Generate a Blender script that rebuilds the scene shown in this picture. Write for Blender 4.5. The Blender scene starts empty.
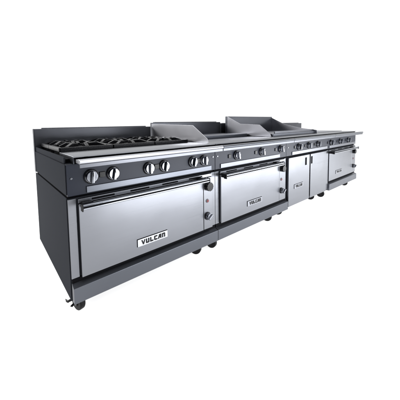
import bpy, bmesh, math, random
from mathutils import Vector, Matrix
random.seed(4)
S = bpy.context.scene
COL = S.collection

# ------------------------------------------------------------------ camera
cam = bpy.data.cameras.new('camera'); camo = bpy.data.objects.new('camera', cam); COL.objects.link(camo)
CP = Vector((-.2595, -1.1308, .9152)); YAW, PIT, ROLL = -.67947, -.07445, -.01814
fw = Vector((math.cos(PIT)*-math.sin(YAW), math.cos(PIT)*math.cos(YAW), math.sin(PIT)))
ri = Vector((math.cos(YAW), math.sin(YAW), 0)); up = ri.cross(fw)
c_, s_ = math.cos(ROLL), math.sin(ROLL)
ri, up = c_*ri + s_*up, -s_*ri + c_*up
m = Matrix.Identity(4)
for i in range(3):
    m[i][0] = ri[i]; m[i][1] = up[i]; m[i][2] = -fw[i]; m[i][3] = CP[i]
camo.matrix_world = m
cam.sensor_width = 36; cam.lens = 245.93/400*36
cam.shift_x = (200-183.56)/400; cam.shift_y = -(200-142.84)/400
cam.clip_start = .01; cam.clip_end = 500
S.camera = camo

# ------------------------------------------------------------------ light
S.view_settings.view_transform = 'Standard'; S.view_settings.look = 'None'
S.view_settings.gamma = 1; S.view_settings.exposure = 0
W = bpy.data.worlds.new('World'); S.world = W; W.use_nodes = True
nt = W.node_tree; N = nt.nodes; L = nt.links; N.clear()
def nd(t, **k):
    n = N.new(t)
    for a, b in k.items(): setattr(n, a, b)
    return n
tc = nd('ShaderNodeTexCoord'); sx = nd('ShaderNodeSeparateXYZ'); L.new(tc.outputs['Generated'], sx.inputs[0])
def mth(op, a, b=None, c=None):
    n = nd('ShaderNodeMath', operation=op)
    for i, v in enumerate((a, b, c)):
        if v is None: continue
        if isinstance(v, (int, float)): n.inputs[i].default_value = v
        else: L.new(v, n.inputs[i])
    return n.outputs[0]
def ramp(v, lo, hi):
    n = nd('ShaderNodeMapRange', interpolation_type='SMOOTHSTEP'); L.new(v, n.inputs['Value'])
    n.inputs['From Min'].default_value = lo; n.inputs['From Max'].default_value = hi
    return n.outputs['Result']
# a studio: white cyclorama behind the ranges and white ceiling, a dark room behind the photographer
side = mth('ADD', mth('MULTIPLY', sx.outputs['Y'], .707), mth('MULTIPLY', sx.outputs['X'], .707))
back = ramp(side, .08, .42)
top = ramp(sx.outputs['Z'], .35, .8)
wmask = mth('MAXIMUM', back, mth('MULTIPLY', top, .6))
mix = nd('ShaderNodeMix', data_type='RGBA'); L.new(wmask, mix.inputs[0])
mix.inputs[6].default_value = (.035, .042, .055, 1); mix.inputs[7].default_value = (1.15, 1.15, 1.15, 1)
bg = nd('ShaderNodeBackground'); L.new(mix.outputs[2], bg.inputs[0]); L.new(mth('ADD', mth('MULTIPLY', top, .1), 1.0), bg.inputs[1])
wo = nd('ShaderNodeOutputWorld'); L.new(bg.outputs[0], wo.inputs[0])

def area(name, loc, tgt, sx_, sy_, power, col=(1, 1, 1)):
    l = bpy.data.lights.new(name, 'AREA'); l.shape = 'RECTANGLE'; l.size = sx_; l.size_y = sy_; l.energy = power; l.color = col
    o = bpy.data.objects.new(name, l); COL.objects.link(o); o.location = loc
    o.rotation_euler = (Vector(tgt)-Vector(loc)).to_track_quat('-Z', 'Y').to_euler()
    return o
area('softbox_front', (2.2, -3.6, 3.2), (1.6, 0, .3), 4.0, 1.6, 35, (.95, .97, 1))
area('softbox_low', (2.9, -1.5, .42), (2.9, 0, .42), 4.4, .7, 84, (.95, .97, 1))
area('softbox_left_rear', (-1.7, 2.6, 2.1), (1.2, .3, .85), 1.5, .8, 80)
area('added_floor_fill', (.4, -2.4, 2.6), (.6, -.1, .0), 4.5, 1.2, 25)  # unseen fill lamp added to lighten the floor and its shadow

# ------------------------------------------------------------------ materials
def mat(name, col, metal=0., rough=.5, brushed=None, noise=.0, spec=.5, bump=0, bscale=200, emit=None, coat=0):
    M = bpy.data.materials.new(name); M.use_nodes = True
    n, l = M.node_tree.nodes, M.node_tree.links
    b = n['Principled BSDF']
    b.inputs['Base Color'].default_value = (*col, 1); b.inputs['Metallic'].default_value = metal
    b.inputs['Roughness'].default_value = rough; b.inputs['Specular IOR Level'].default_value = spec
    b.inputs['Coat Weight'].default_value = coat
    t = n.new('ShaderNodeTexCoord')
    if brushed:
        tg = n.new('ShaderNodeTangent'); tg.direction_type = 'RADIAL'; tg.axis = 'Z'
        l.new(tg.outputs[0], b.inputs['Tangent']); b.inputs['Anisotropic'].default_value = .2
    if brushed:
        mp = n.new('ShaderNodeMapping'); mp.inputs['Scale'].default_value = brushed
        l.new(t.outputs['Object'], mp.inputs['Vector'])
        nz = n.new('ShaderNodeTexNoise'); nz.inputs['Scale'].default_value = 1; nz.inputs['Detail'].default_value = 4
        l.new(mp.outputs[0], nz.inputs['Vector'])
        big = n.new('ShaderNodeTexNoise'); big.inputs['Scale'].default_value = 3.5; big.inputs['Detail'].default_value = 3
        l.new(t.outputs['Object'], big.inputs['Vector'])
        mr = n.new('ShaderNodeMapRange'); l.new(nz.outputs['Fac'], mr.inputs['Value'])
        mr.inputs['From Min'].default_value = .3; mr.inputs['From Max'].default_value = .7
        mr.inputs['To Min'].default_value = rough-.05; mr.inputs['To Max'].default_value = rough+.06
        ad = n.new('ShaderNodeMath'); ad.operation = 'MULTIPLY_ADD'; l.new(big.outputs['Fac'], ad.inputs[0])
        ad.inputs[1].default_value = .12; l.new(mr.outputs[0], ad.inputs[2])
        l.new(ad.outputs[0], b.inputs['Roughness'])
        mx = n.new('ShaderNodeMix'); mx.data_type = 'RGBA'; l.new(nz.outputs['Fac'], mx.inputs[0])
        mx.inputs[6].default_value = (*[c*.93 for c in col], 1); mx.inputs[7].default_value = (*[min(1, c*1.05) for c in col], 1)
        l.new(mx.outputs[2], b.inputs['Base Color'])
        bp = n.new('ShaderNodeBump'); bp.inputs['Strength'].default_value = .03; bp.inputs['Distance'].default_value = .0003
        l.new(nz.outputs['Fac'], bp.inputs['Height'])
        wv = n.new('ShaderNodeTexNoise'); wv.inputs['Scale'].default_value = 4.5; wv.inputs['Detail'].default_value = 1
        l.new(t.outputs['Object'], wv.inputs['Vector'])
        b2 = n.new('ShaderNodeBump'); b2.inputs['Strength'].default_value = .5; b2.inputs['Distance'].default_value = .006
        l.new(wv.outputs['Fac'], b2.inputs['Height']); l.new(bp.outputs[0], b2.inputs['Normal'])
        l.new(b2.outputs[0], b.inputs['Normal'])
    elif bump:
        nz = n.new('ShaderNodeTexNoise'); nz.inputs['Scale'].default_value = bscale; nz.inputs['Detail'].default_value = 5
        l.new(t.outputs['Object'], nz.inputs['Vector'])
        bp = n.new('ShaderNodeBump'); bp.inputs['Strength'].default_value = bump; bp.inputs['Distance'].default_value = .001
        l.new(nz.outputs['Fac'], bp.inputs['Height']); l.new(bp.outputs[0], b.inputs['Normal'])
        mr = n.new('ShaderNodeMapRange'); l.new(nz.outputs['Fac'], mr.inputs['Value'])
        mr.inputs['To Min'].default_value = max(.05, rough-.12); mr.inputs['To Max'].default_value = rough+.12
        l.new(mr.outputs[0], b.inputs['Roughness'])
    return M
HOR = (2.2, 900, 900)
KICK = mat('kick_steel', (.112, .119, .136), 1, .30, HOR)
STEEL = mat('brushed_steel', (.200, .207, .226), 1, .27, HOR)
DECK = mat('deck_steel', (.26, .27, .29), 1, .30, HOR)
RAIL = mat('rail_steel', (.50, .51, .54), 1, .27, HOR)  # first range's rail, lightened so its highlight sits in the base colour
SPLASHB = mat('lit_splash_steel', (.55, .55, .58), 1, .31, HOR)  # lighter copy of the splash steel, a highlight put into the colour
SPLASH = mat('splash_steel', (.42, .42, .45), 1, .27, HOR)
RISER = mat('riser_steel', (.15, .155, .172), 1, .30, HOR)  # same stainless darkened, the risers' dark reflection put into the colour
SIDE = mat('dark_side_finish', (.030, .0325, .039), 0, .6, spec=.008, bump=.1, bscale=900)  # even dark matte finish for side panels and housings
PANEL = mat('dark_panel_enamel', (.012, .015, .025), .1, .4, spec=.25, bump=.08, bscale=900)
BAR = mat('handle_steel', (.36, .38, .42), 1, .16, bump=.02, bscale=60)
DECKD = mat('darker_deck_steel', (.15, .16, .18), 1, .28, HOR)  # darker deck tone for rails and ledges past the first range
CHROME = mat('polished_chrome', (.27, .28, .31), 1, .12, bump=.02, bscale=60)
IRON = mat('cast_iron', (.010, .010, .012), .3, .27, bump=.6, bscale=260)
BLACK = mat('black_recess', (.003, .003, .004), 0, .7, spec=.06, bump=.1)
PLASTIC = mat('black_plastic', (.004, .004, .005), 0, .3, spec=.25, bump=.05)
RUBBER = mat('black_rubber', (.005, .005, .006), 0, .5, spec=.15, bump=.2)
GRID = mat('griddle_plate', (.2, .21, .24), 1, .34, HOR)
PLATE = mat('nameplate_silver', (.55, .57, .61), .9, .3, bump=.05)
PLATED = mat('nameplate_steel', (.30, .31, .34), 1, .3, bump=.05)
RED = mat('red_lens', (.13, .012, .015), 0, .2, bump=.02)
# white floor made to glow, an added emission that washes out its shadows
WHITE = mat('glowing_white_floor', (.6, .6, .6), 0, .9, spec=.1)
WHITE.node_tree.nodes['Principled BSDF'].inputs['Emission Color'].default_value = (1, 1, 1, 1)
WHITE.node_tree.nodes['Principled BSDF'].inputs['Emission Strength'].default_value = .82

FZ = .035   # floor height
# ------------------------------------------------------------------ helpers
class B:
    def __init__(s): s.bm = bmesh.new()
    def box(s, x0, x1, y0, y1, z0, z1):
        v = [s.bm.verts.new(p) for p in ((x0,y0,z0),(x1,y0,z0),(x1,y1,z0),(x0,y1,z0),(x0,y0,z1),(x1,y0,z1),(x1,y1,z1),(x0,y1,z1))]
        for f in ((0,3,2,1),(4,5,6,7),(0,1,5,4),(1,2,6,5),(2,3,7,6),(3,0,4,7)): s.bm.faces.new([v[i] for i in f])
        return s
    def prism(s, pts, a0, a1, axis='x'):
        """polygon pts in the plane normal to axis, extruded from a0 to a1"""
        def P(p, a): return {'x': (a, p[0], p[1]), 'y': (p[0], a, p[1]), 'z': (p[0], p[1], a)}[axis]
        A = [s.bm.verts.new(P(p, a0)) for p in pts]; C = [s.bm.verts.new(P(p, a1)) for p in pts]
        s.bm.faces.new(A); s.bm.faces.new(C[::-1])
        n = len(pts)
        for i in range(n): s.bm.faces.new((A[i], C[i], C[(i+1) % n], A[(i+1) % n]))
        return s
    def cyl(s, c, r, h, axis='y', n=32, r2=None, sc=(1, 1)):
        r2 = r if r2 is None else r2
        A, C = [], []
        for i in range(n):
            a = 2*math.pi*i/n; u, w = math.cos(a)*sc[0], math.sin(a)*sc[1]
            for lst, rr, hh in ((A, r, 0), (C, r2, h)):
                d = {'x': (hh, u*rr, w*rr), 'y': (u*rr, hh, w*rr), 'z': (u*rr, w*rr, hh)}[axis]
                lst.append(s.bm.verts.new([c[k]+d[k] for k in range(3)]))
        s.bm.faces.new(A); s.bm.faces.new(C[::-1])
        for i in range(n): s.bm.faces.new((A[i], C[i], C[(i+1) % n], A[(i+1) % n]))
        return s
    def bar(s, p, q, w, h):
        p, q = Vector(p), Vector(q); d = (q-p).normalized(); n = d.cross(Vector((0, 0, 1))).normalized()*w/2; u = Vector((0, 0, h/2))
        v = [s.bm.verts.new(a + i*n + j*u) for a in (p, q) for i, j in ((-1,-1),(1,-1),(1,1),(-1,1))]
        for f in ((0,1,2,3),(7,6,5,4),(0,4,5,1),(1,5,6,2),(2,6,7,3),(3,7,4,0)): s.bm.faces.new([v[i] for i in f])
        return s
    def ring(s, c, r, t, n=36, axis='z'):
        m_ = 8; V = []
        for i in range(n):
            a = 2*math.pi*i/n; row = []
            for j in range(m_):
                b = 2*math.pi*j/m_; rr = r+t*math.cos(b); hh = t*math.sin(b)
                d = (rr*math.cos(a), rr*math.sin(a), hh) if axis == 'z' else (rr*math.cos(a), hh, rr*math.sin(a))
                row.append(s.bm.verts.new([c[k]+d[k] for k in range(3)]))
            V.append(row)
        for i in range(n):
            for j in range(m_): s.bm.faces.new((V[i][j], V[(i+1) % n][j], V[(i+1) % n][(j+1) % m_], V[i][(j+1) % m_]))
        return s
    def build(s, name, mt, parent=None, bev=.0015, smooth=True, ox=0, segs=2):
        """geometry is given in world coordinates with x measured from the unit's left end"""
        if parent is None: off = Vector((0, 0, 0))
        else:
            r = parent
            off = Vector((0, 0, FZ))
        bmesh.ops.translate(s.bm, verts=s.bm.verts, vec=-off)
        bmesh.ops.recalc_face_normals(s.bm, faces=s.bm.faces)
        me = bpy.data.meshes.new(name); s.bm.to_mesh(me); s.bm.free()
        me.materials.append(mt)
        o = bpy.data.objects.new(name, me); COL.objects.link(o)
        if parent is not None: o.parent = parent
        if smooth:
            for p in me.polygons: p.use_smooth = True
        if bev:
            md = o.modifiers.new('bevel', 'BEVEL'); md.width = bev; md.segments = segs; md.limit_method = 'ANGLE'; md.angle_limit = math.radians(35)
            md.harden_normals = True
        elif smooth:
            for e in me.edges: pass
        return o
def thing(name, label, cat, loc, group=None):
    o = bpy.data.objects.new(name, None); COL.objects.link(o); o.location = loc; o.empty_display_size = .1
    o['label'] = label; o['category'] = cat
    if group: o['group'] = group
    return o

# ------------------------------------------------------------------ setting
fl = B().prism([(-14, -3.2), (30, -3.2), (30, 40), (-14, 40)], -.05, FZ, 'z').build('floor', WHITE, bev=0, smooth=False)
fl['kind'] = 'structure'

# ------------------------------------------------------------------ common parts
DEP = .81
Wd = .914
G = .0015
def body(t, w=Wd, left=False, bottom=.13):
    # lower cabinet shell
    b = B().box(G, w-G, .004, DEP, bottom+.004, .600); b.build('cabinet_body', SIDE, t)
    # upper housing
    B().box(G, w-G, .006, DEP, .612, .752).build('top_housing', SIDE, t)
    B().box(.006, w-.006, .012, DEP-.01, .600, .612).build('seam_gap', BLACK, t, bev=0, smooth=False)
    # side panels
def stiles(t, xs):
    for x0, x1 in xs:
        B().box(x0, x1, -.004, .0035, .239, .598).build('stile', STEEL, t)
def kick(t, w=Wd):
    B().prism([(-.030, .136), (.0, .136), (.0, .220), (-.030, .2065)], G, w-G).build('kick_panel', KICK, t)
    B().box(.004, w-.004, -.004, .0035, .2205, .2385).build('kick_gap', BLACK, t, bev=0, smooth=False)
def control_panel(t, w=Wd, strip=(.082, .875), mt=None):
    B().box(G, w-G, -.006, .0055, .612, .752).build('control_panel', PANEL, t)
    B().box(strip[0], strip[1], -.012, -.0065, .617, .646).build('trim_strip', mt or KICK, t)
def rail(t, x0, x1, mt=None):
    # landing ledge on top of the housing, its front lip, then the rounded front rail carried on brackets
    b = B().prism([(-.078, .7585), (-.028, .7585), (-.028, .7735), (-.074, .7785), (-.082, .775), (-.085, .768), (-.083, .762)], x0, x1)
    fr = b.build('front_rail', mt or DECK, t, bev=.0012)
    B().box(x0+.001, x1-.001, -.078, -.072, .742, .758).build('rail_lip', RISER, fr, bev=.001)
    n = 3
    for i in range(n):
        x = x0+.05+(x1-x0-.1)*i/(n-1)
        B().box(x-.01, x+.01, -.0295, -.0065, .752, .770).build('rail_bracket', BLACK, t)
def ledge(t, x0, x1, yb, mt=None):
    B().prism([(-.012, .7795), (yb, .7795), (yb, .785), (-.008, .785), (-.012, .7825)], x0, x1).build('landing_ledge', mt or DECK, t)
    B().box(x0+.004, x1, .002, yb, .7525, .779).build('ledge_gap_shade', BLACK, t, bev=0, smooth=False)  # black fill, painted shade for the slit below the ledge
    B().box(x0, x0+.0035, -.011, yb, .7525, .779).build('ledge_end', KICK, t, bev=.0005)

def knob(t, x, z, r=.0275, mt=None, y=-.0065, turn=.12):
    mt = mt or CHROME
    b = B()
    b.cyl((x, y-.008, z), r*1.02, .008, n=40)
    b.cyl((x, y-.020, z), r*.90, .012, n=40, r2=r*.97)
    k = b.build('knob', mt, t, bev=.0012)
    # raised grip bar
    b = B(); c, s = math.cos(turn), math.sin(turn)
    pts = [(-.26, -.98), (.26, -.98), (.20, .98), (-.20, .98)]
    P = [(x+(p[0]*c-p[1]*s)*r, z+(p[0]*s+p[1]*c)*r) for p in pts]
    b.prism(P, y-.0335, y-.0203, 'y'); g = b.build('grip', mt, k, bev=.003, segs=3)
    g.parent = k
    # dark ring behind
    B().ring((x, y-.0035, z), r*1.10, .0035, axis='y').build('bezel', PLASTIC, k, bev=0)
    B().box(x-.0012, x+.0012, y-.0345, y-.0336, z+.004, z+r*.7).build('pointer_mark', PLASTIC, k, bev=0, smooth=False)
    return k
def pilot_plate(t, x, z):
    B().box(x-.014, x+.014, -.012, -.0062, z-.013, z+.013).build('valve_cover', PLASTIC, t)
def screw(t, x, z, y=-.0065):
    B().cyl((x, y-.003, z), .0045, .003, n=16).build('screw', CHROME, t, bev=.0006)
def side_screw(t, y, z):
    B().cyl((-.003, y, z), .0055, .0045, axis='x', n=16).build('screw', CHROME, t, bev=.0006)

def letters(x, z, w, h, y, parent):
    adv = w/6.0; b = B()
    def poly(i, pts):
        sh = .10
        b.prism([(x+(i+ .06 + p[0]*.90)*adv, z+p[1]*h) for p in pts], y-.0012, y, 'y')
    poly(0, [(-.05, 1), (.27, 1), (.50, .42), (.74, 1), (1.02, 1), (.64, 0), (.36, 0)])
    poly(1, [(.04, 1), (.38, 1), (.38, .28), (.63, .28), (.63, 1), (.97, 1), (.97, .12), (.87, 0), (.14, 0), (.04, .12)])
    poly(2, [(.06, 1), (.40, 1), (.40, .30), (.94, .30), (.94, 0), (.06, 0)])
    poly(3, [(.14, 1), (.95, 1), (.95, .70), (.38, .70), (.38, .30), (.95, .30), (.95, 0), (.14, 0), (.04, .12), (.04, .88)])
    poly(4, [(.34, 1), (.98, 1), (.98, 0), (.66, 0), (.66, .24), (.46, .24), (.34, 0), (-.02, 0)][::1])
    poly(5, [(.06, 1), (.86, 1), (.98, .88), (.98, 0), (.64, 0), (.64, .70), (.40, .70), (.40, 0), (.06, 0)])
    return b.build('lettering', PLASTIC, parent, bev=0, smooth=False)
def nameplate(par, x0, z0, y, w=.19, h=.041, mt=None):
    f = B().box(x0, x0+w, y-.0025, y-.0002, z0, z0+h).build('nameplate', BLACK, par, bev=.0008)
    # silver face sits proud of its dark edge
    B().box(x0+.0025, x0+w-.001, y-.0042, y-.0026, z0+.001, z0+h-.0025).build('nameplate_face', mt or PLATE, par, bev=.0006)
    letters(x0+.022, z0+.0075, w-.038, h-.0165, y-.0043, par)

def handle(t, x0, x1, z=.572, y=-.066):
    # rounded bar with a groove along its face, on two black end brackets
    b = B().prism([(y-.009, z-.011), (y-.012, z-.007), (y-.012, z-.003), (y-.003, z-.003), (y-.003, z+.0045), (y-.012, z+.0045), (y-.011, z+.009), (y-.006, z+.013), (y+.008, z+.013), (y+.011, z+.009), (y+.011, z-.008), (y+.007, z-.012)], x0, x1)
    h = b.build('handle', BAR, t, bev=.001)
    B().box(x0+.001, x1-.001, y-.0085, y-.0032, z-.0028, z+.0043).build('groove_insert', BLACK, h, bev=0, smooth=False)
    for xa in (x0+.006, x1-.052):
        B().box(xa, xa+.046, y+.0115, -.0215, z-.014, z+.012).build('bracket', PLASTIC, h, bev=.003)
    for xa in (x0, x1):
        s = -1 if xa == x0 else 1
        B().box(min(xa, xa+s*.006), max(xa, xa+s*.006), y-.0140, y+.0115, z-.0165, z+.0145).build('end_cap', PLASTIC, h, bev=.004)
    return h
def oven_door(t, x0, x1, top=.575, np=(.315, .286), hx=None, pm=None):
    d = B().box(x0, x1, -.021, -.0045, .240, top).build('oven_door', STEEL, t, bev=.0025, segs=3)
    if np: nameplate(d, np[0], np[1], -.021, mt=pm)
    if hx: handle(d, *hx)
    return d
def vent_strip(t, x0, x1):
    v = B().box(x0, x1, -.016, -.0045, .578, .5965).build('vent_strip', STEEL, t)
    n = 4
    for i in range(n):
        xa = x0+.03+(x1-x0-.06)*(i+.15)/n
        B().box(xa, xa+(x1-x0)*.13, -.0175, -.0162, .5835, .5915).build('vent_slot', BLACK, v, bev=0, smooth=False)
def side_controls(t, x0, x1, xc):
    p = B().box(x0, x1, -.019, -.0045, .240, .575).build('oven_control_strip', STEEL, t, bev=.0015)
    # thermostat dial: fluted black plastic
    k = B(); n = 48; A = []
    z = .520; y = -.0192
    def fl(i): return .0275*(1+.045*math.cos(12*2*math.pi*i/n))
    P = [(xc+fl(i)*math.cos(2*math.pi*i/n), z+fl(i)*math.sin(2*math.pi*i/n)) for i in range(n)]
    k.prism(P, y-.030, y, 'y'); d = k.build('thermostat_dial', PLASTIC, p, bev=.0015)
    B().cyl((xc, y-.006, .424), .0085, .006, n=24).build('indicator_light', RED, p, bev=.001)
    B().ring((xc, y-.001, .424), .0105, .0025, axis='y').build('light_ring', RISER, p, bev=0)
    B().cyl((xc, y-.006, .325), .026, .006, n=32).build('switch_base', PLASTIC, p, bev=.001)
    b = B(); b.cyl((xc, y-.028, .325), .021, .0215, n=32, r2=.023); b.build('switch_knob', CHROME, p, bev=.0015)
    b = B(); c, s = math.cos(-.9), math.sin(-.9)
    Q = [(xc+(a*c-e*s), .325+(a*s+e*c)) for a, e in ((-.006, -.021), (.006, -.021), (.005, .021), (-.005, .021))]
    b.prism(Q, y-.038, y-.0285, 'y').build('switch_grip', CHROME, p, bev=.002)

def caster(t, x, y, rot=0.3, brake=False):
    c = B()
    zc = FZ+.042
    c.cyl((-.014, 0, 0), .041, .028, axis='x', n=40)
    bm = c.bm
    bmesh.ops.rotate(bm, verts=bm.verts, cent=(0, 0, 0), matrix=Matrix.Rotation(rot, 3, 'Z'))
    bmesh.ops.translate(bm, verts=bm.verts, vec=(x, y, zc))
    w = c.build('caster', RUBBER, t, bev=.006, segs=3)
    f = B()
    for s in (-1, 1): f.prism([(-.012, -.016), (.012, -.016), (.03, .046), (-.02, .046)], s*.0175-.0015, s*.0175+.0015)
    f.box(-.0195, .0195, -.020, .030, .046, .050)
    f.cyl((0, .004, .050), .016, .010, axis='z', n=20)
    bmesh.ops.rotate(f.bm, verts=f.bm.verts, cent=(0, 0, 0), matrix=Matrix.Rotation(rot, 3, 'Z'))
    bmesh.ops.translate(f.bm, verts=f.bm.verts, vec=(x, y, zc))
    f.build('fork', PLASTIC, w, bev=.0008)
    if brake:
        g = B().bar((x-.02, y, zc+.02), (x-.046, y+.005, zc+.014), .016, .004)
        g.bar((x-.046, y+.005, zc+.014), (x-.056, y+.006, zc+.024), .022, .004)
        g.bar((x-.02, y-.02, zc+.012), (x-.042, y-.035, zc+.010), .012, .004)
        g.build('brake_pedal', PLASTIC, w, bev=.001)
    return w
def casters(t, xl=.045, xr=.81, brake=False):
    caster(t, xl, .075, .25, brake); caster(t, xr, .085, .5); caster(t, xl, .72, .1); caster(t, xr, .72, -.2)
def bottom(t, w=Wd, y0=.006, z=.13):
    pass

def riser(t, x0, x1, y, top, lowz=.752, flange=True, mt=None):
    r = B().box(x0, x1, y-.018, y+.012, lowz, top).build('back_riser', mt or RISER, t, bev=.002)
    B().box(x0+.05, x1-.03, y+.0125, y+.045, top-.012, top+.007).build('riser_shelf', mt or RISER, r, bev=.002)
    return r

# ------------------------------------------------------------------ 1: open-burner range
t = thing('open_burner_range', 'nearest range, with six black iron burner grates, six chrome knobs and a dark side panel', 'range', (0, 0, FZ))
body(t); control_panel(t); kick(t)
B().box(G-.004, G-.0005, .0, DEP, .618, .752).build('upper_side_panel', SIDE, t)
B().box(G-.004, G-.0005, .006, DEP, .134, .606).build('lower_side_panel', SIDE, t)
stiles(t, [(G, .036), (.877, Wd-G)])
oven_door(t, .042, .790, np=(.317, .287), hx=(.045, .790))
vent_strip(t, .042, .872)
side_controls(t, .796, .872, .826)
for x in (.105, .209, .407, .506, .716, .808): knob(t, x, .688, turn=random.uniform(-.2, .35))
for x in (.157, .457, .762): pilot_plate(t, x, .690)
screw(t, .020, .690); screw(t, .893, .700)
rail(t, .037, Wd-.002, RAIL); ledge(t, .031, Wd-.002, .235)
# burner box: dark well with raised rims
b = B().box(.002, .009, .03, .764, .7525, .7815); b.box(.002, Wd-G, .7645, .7795, .7525, .786); b.box(Wd-.02, Wd-G, .2355, .7635, .7525, .784)
b.build('burner_box_rim', SIDE, t)
B().box(.0095, .0305, .05, .7635, .7525, .770).build('drip_channel', BLACK, t, bev=0, smooth=False)
B().box(.0310, Wd-.0205, .2355, .7635, .7525, .757).build('burner_box', BLACK, t)
gx0, gx1, gy0, gy1 = .036, Wd-.026, .242, .760
gw = (gx1-gx0)/3; gh = (gy1-gy0)/2
for i in range(3):
    for j in range(2):
        ax, bx = gx0+gw*i+.003, gx0+gw*(i+1)-.003; ay, by = gy0+gh*j+.003, gy0+gh*(j+1)-.003
        cx, cy = (ax+bx)/2, (ay+by)/2; zt = .796
        b = B()
        for p, q in (((ax, ay), (bx, ay)), ((bx, ay), (bx, by)), ((bx, by), (ax, by)), ((ax, by), (ax, ay))):
            b.bar((*p, zt), (*q, zt), .017, .022)
        for k in range(8):
            a = math.pi/4*k; rr = .150 if k % 2 else .118
            ex, ey = math.cos(a)*rr, math.sin(a)*rr
            ex = max(ax-cx, min(bx-cx, ex)); ey = max(ay-cy, min(by-cy, ey))
            # raised finger: rises from the frame to a ridge and drops toward the burner
            nx, ny = math.cos(a)*.045, math.sin(a)*.045; mx_, my = (ex+nx)/2, (ey+ny)/2
            b.bar((cx+ex, cy+ey, zt+.002), (cx+mx_, cy+my, zt+.018), .018, .022)
            b.bar((cx+mx_, cy+my, zt+.018), (cx+nx, cy+ny, zt+.013), .017, .019)
        b.ring((cx, cy, zt-.003), .075, .005, n=28)
        for sx_, sy_ in ((-1, -1), (1, -1), (1, 1), (-1, 1)):
            b.box(cx+sx_*(gw/2-.014)-.006, cx+sx_*(gw/2-.014)+.006, cy+sy_*(gh/2-.014)-.006, cy+sy_*(gh/2-.014)+.006, .758, .786)
        b.build('burner_grate', IRON, t, bev=.002)
        b = B().cyl((cx, cy, .757), .045, .018, axis='z', r2=.038); b.cyl((cx, cy, .775), .032, .007, axis='z', r2=.026)
        b.build('burner', IRON, t)
r = riser(t, 0, .905, .798, .903)
B().box(-.006, -.0005, .775, .812, .614, .9035).build('riser_end_flange', RISER, r, bev=.001)
casters(t, brake=True)

# ------------------------------------------------------------------ 2: griddle range with oven
X = Wd
t = thing('griddle_range', 'steel range with flat griddle and three knobs, between the burner range and two-door cabinet', 'range', (X, 0, FZ))
body(t); control_panel(t, strip=(.05, .80), mt=RISER); kick(t)
stiles(t, [(G, .036), (.885, Wd-G)])
oven_door(t, .041, .777, np=(.325, .292), hx=(.035, .760), pm=PLATED)
vent_strip(t, .041, .880)
side_controls(t, .783, .880, .812)
for x in (1.133, 1.442, 1.728): knob(t, x-X, .690, r=.027, turn=random.uniform(-.2, .2)); pilot_plate(t, x-X-.075, .689)
screw(t, .022, .70)
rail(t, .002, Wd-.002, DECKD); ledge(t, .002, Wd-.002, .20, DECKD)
B().box(.004, Wd-.004, .2005, .395, .7525, .782).build('grease_trough', GRID, t)
B().box(.004, Wd-.004, .3955, .412, .7525, .768).build('trough_gap', BLACK, t)
B().box(.010, Wd-.004, .4125, .779, .7525, .812).build('griddle_plate', GRID, t, bev=.003)
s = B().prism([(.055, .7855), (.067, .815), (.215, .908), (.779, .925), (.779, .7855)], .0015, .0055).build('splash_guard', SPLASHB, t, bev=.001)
riser(t, .007, Wd-.004, .798, .936)
casters(t, xl=.038, xr=.76)

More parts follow.
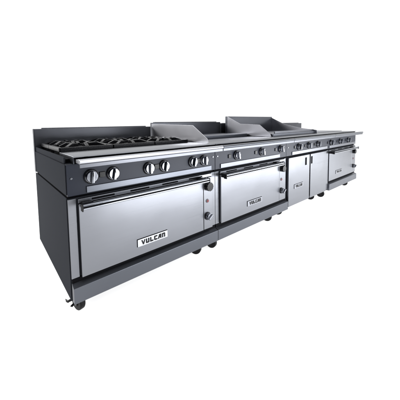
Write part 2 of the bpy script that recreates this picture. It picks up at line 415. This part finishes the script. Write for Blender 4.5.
# ------------------------------------------------------------------ 3: raised griddle on a two-door cabinet
X = 2*Wd
t = thing('raised_griddle_cabinet', 'cabinet with two tall steel doors under the griddle with the highest splash guards', 'range', (X, 0, FZ))
B().box(G, Wd-G, .004, DEP, .150, .600).build('cabinet_body', SIDE, t)
B().box(G, Wd-G, .006, DEP, .612, .752).build('top_housing', SIDE, t)
B().box(.006, Wd-.006, .012, DEP-.01, .600, .612).build('seam_gap', BLACK, t, bev=0, smooth=False)
control_panel(t, strip=(.10, Wd-.03), mt=STEEL)
for x in (2.053, 2.261, 2.47): knob(t, x-X, .685, r=.027, turn=random.uniform(-.2, .2)); pilot_plate(t, x-X-.07, .686)
screw(t, .030, .69)
for (a, c_2, px, npl) in ((.018, .425, .345, True), (.452, .832, .470, False)):
    d = B().box(a, c_2, -.024, -.0045, .148, .597).build('cabinet_door', STEEL, t, bev=.003, segs=3)
    # recessed vertical pull: dark slot with chrome lip
    h = B().box(px-.016, px+.016, -.0262, -.0242, .498, .572).build('door_pull', BLACK, d, bev=.0008)
    B().box(px+.011, px+.015, -.0290, -.0264, .499, .571).build('pull_lip', CHROME, h, bev=.001)
    if npl: nameplate(d, .115, .300, -.024, w=.17, mt=PLATED)
B().box(.839, Wd-G, -.012, .0035, .150, .597).build('stile', STEEL, t)
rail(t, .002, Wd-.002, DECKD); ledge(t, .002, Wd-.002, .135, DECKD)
B().box(.03, Wd-.010, .1355, .69, .7525, .812).build('griddle_plate', GRID, t, bev=.003)
B().box(.075, Wd-.012, .150, .162, .8125, .834).build('griddle_front_lip', RISER, t, bev=.001)
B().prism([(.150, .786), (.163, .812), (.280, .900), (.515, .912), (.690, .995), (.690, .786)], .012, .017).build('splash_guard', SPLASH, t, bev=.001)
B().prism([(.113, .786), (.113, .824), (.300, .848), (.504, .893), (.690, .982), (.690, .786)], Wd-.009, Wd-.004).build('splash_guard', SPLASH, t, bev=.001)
riser(t, .004, Wd-.004, .798, .918)
B().box(.012, Wd-.004, .6905, .720, .7525, .996).build('back_riser', RISER, t, bev=.002)
caster(t, .06, .105, .4); caster(t, .76, .11, .4); caster(t, .06, .72, 0); caster(t, .76, .72, 0)

# ------------------------------------------------------------------ 4: far range
X = 3*Wd
t = thing('far_oven_range', 'farthest range at the right end of the line, flat cooktop over an oven door', 'range', (X, 0, FZ))
body(t); control_panel(t, strip=(.03, Wd-.03), mt=RISER); kick(t)
stiles(t, [(G, -.05+.055+.004), (.885, Wd-G)])
oven_door(t, .012, .735, top=.560, np=(.20, .300), hx=(.0, .80), pm=PLATED)
vent_strip(t, .012, .880)
side_controls(t, .741, .880, .800)
for x in (2.815, 3.09, 3.364): knob(t, x-X, .680, r=.027, turn=random.uniform(-.2, .2)); pilot_plate(t, x-X-.08, .682)
screw(t, .88, .70)
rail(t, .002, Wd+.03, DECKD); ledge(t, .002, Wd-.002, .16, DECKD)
B().box(.004, Wd-.004, .1605, .70, .7525, .790).build('hot_top_plate', GRID, t, bev=.003)
riser(t, .0, .85, .72, .905)
casters(t, xl=.03, xr=.82)

# labels of repeated parts that look different
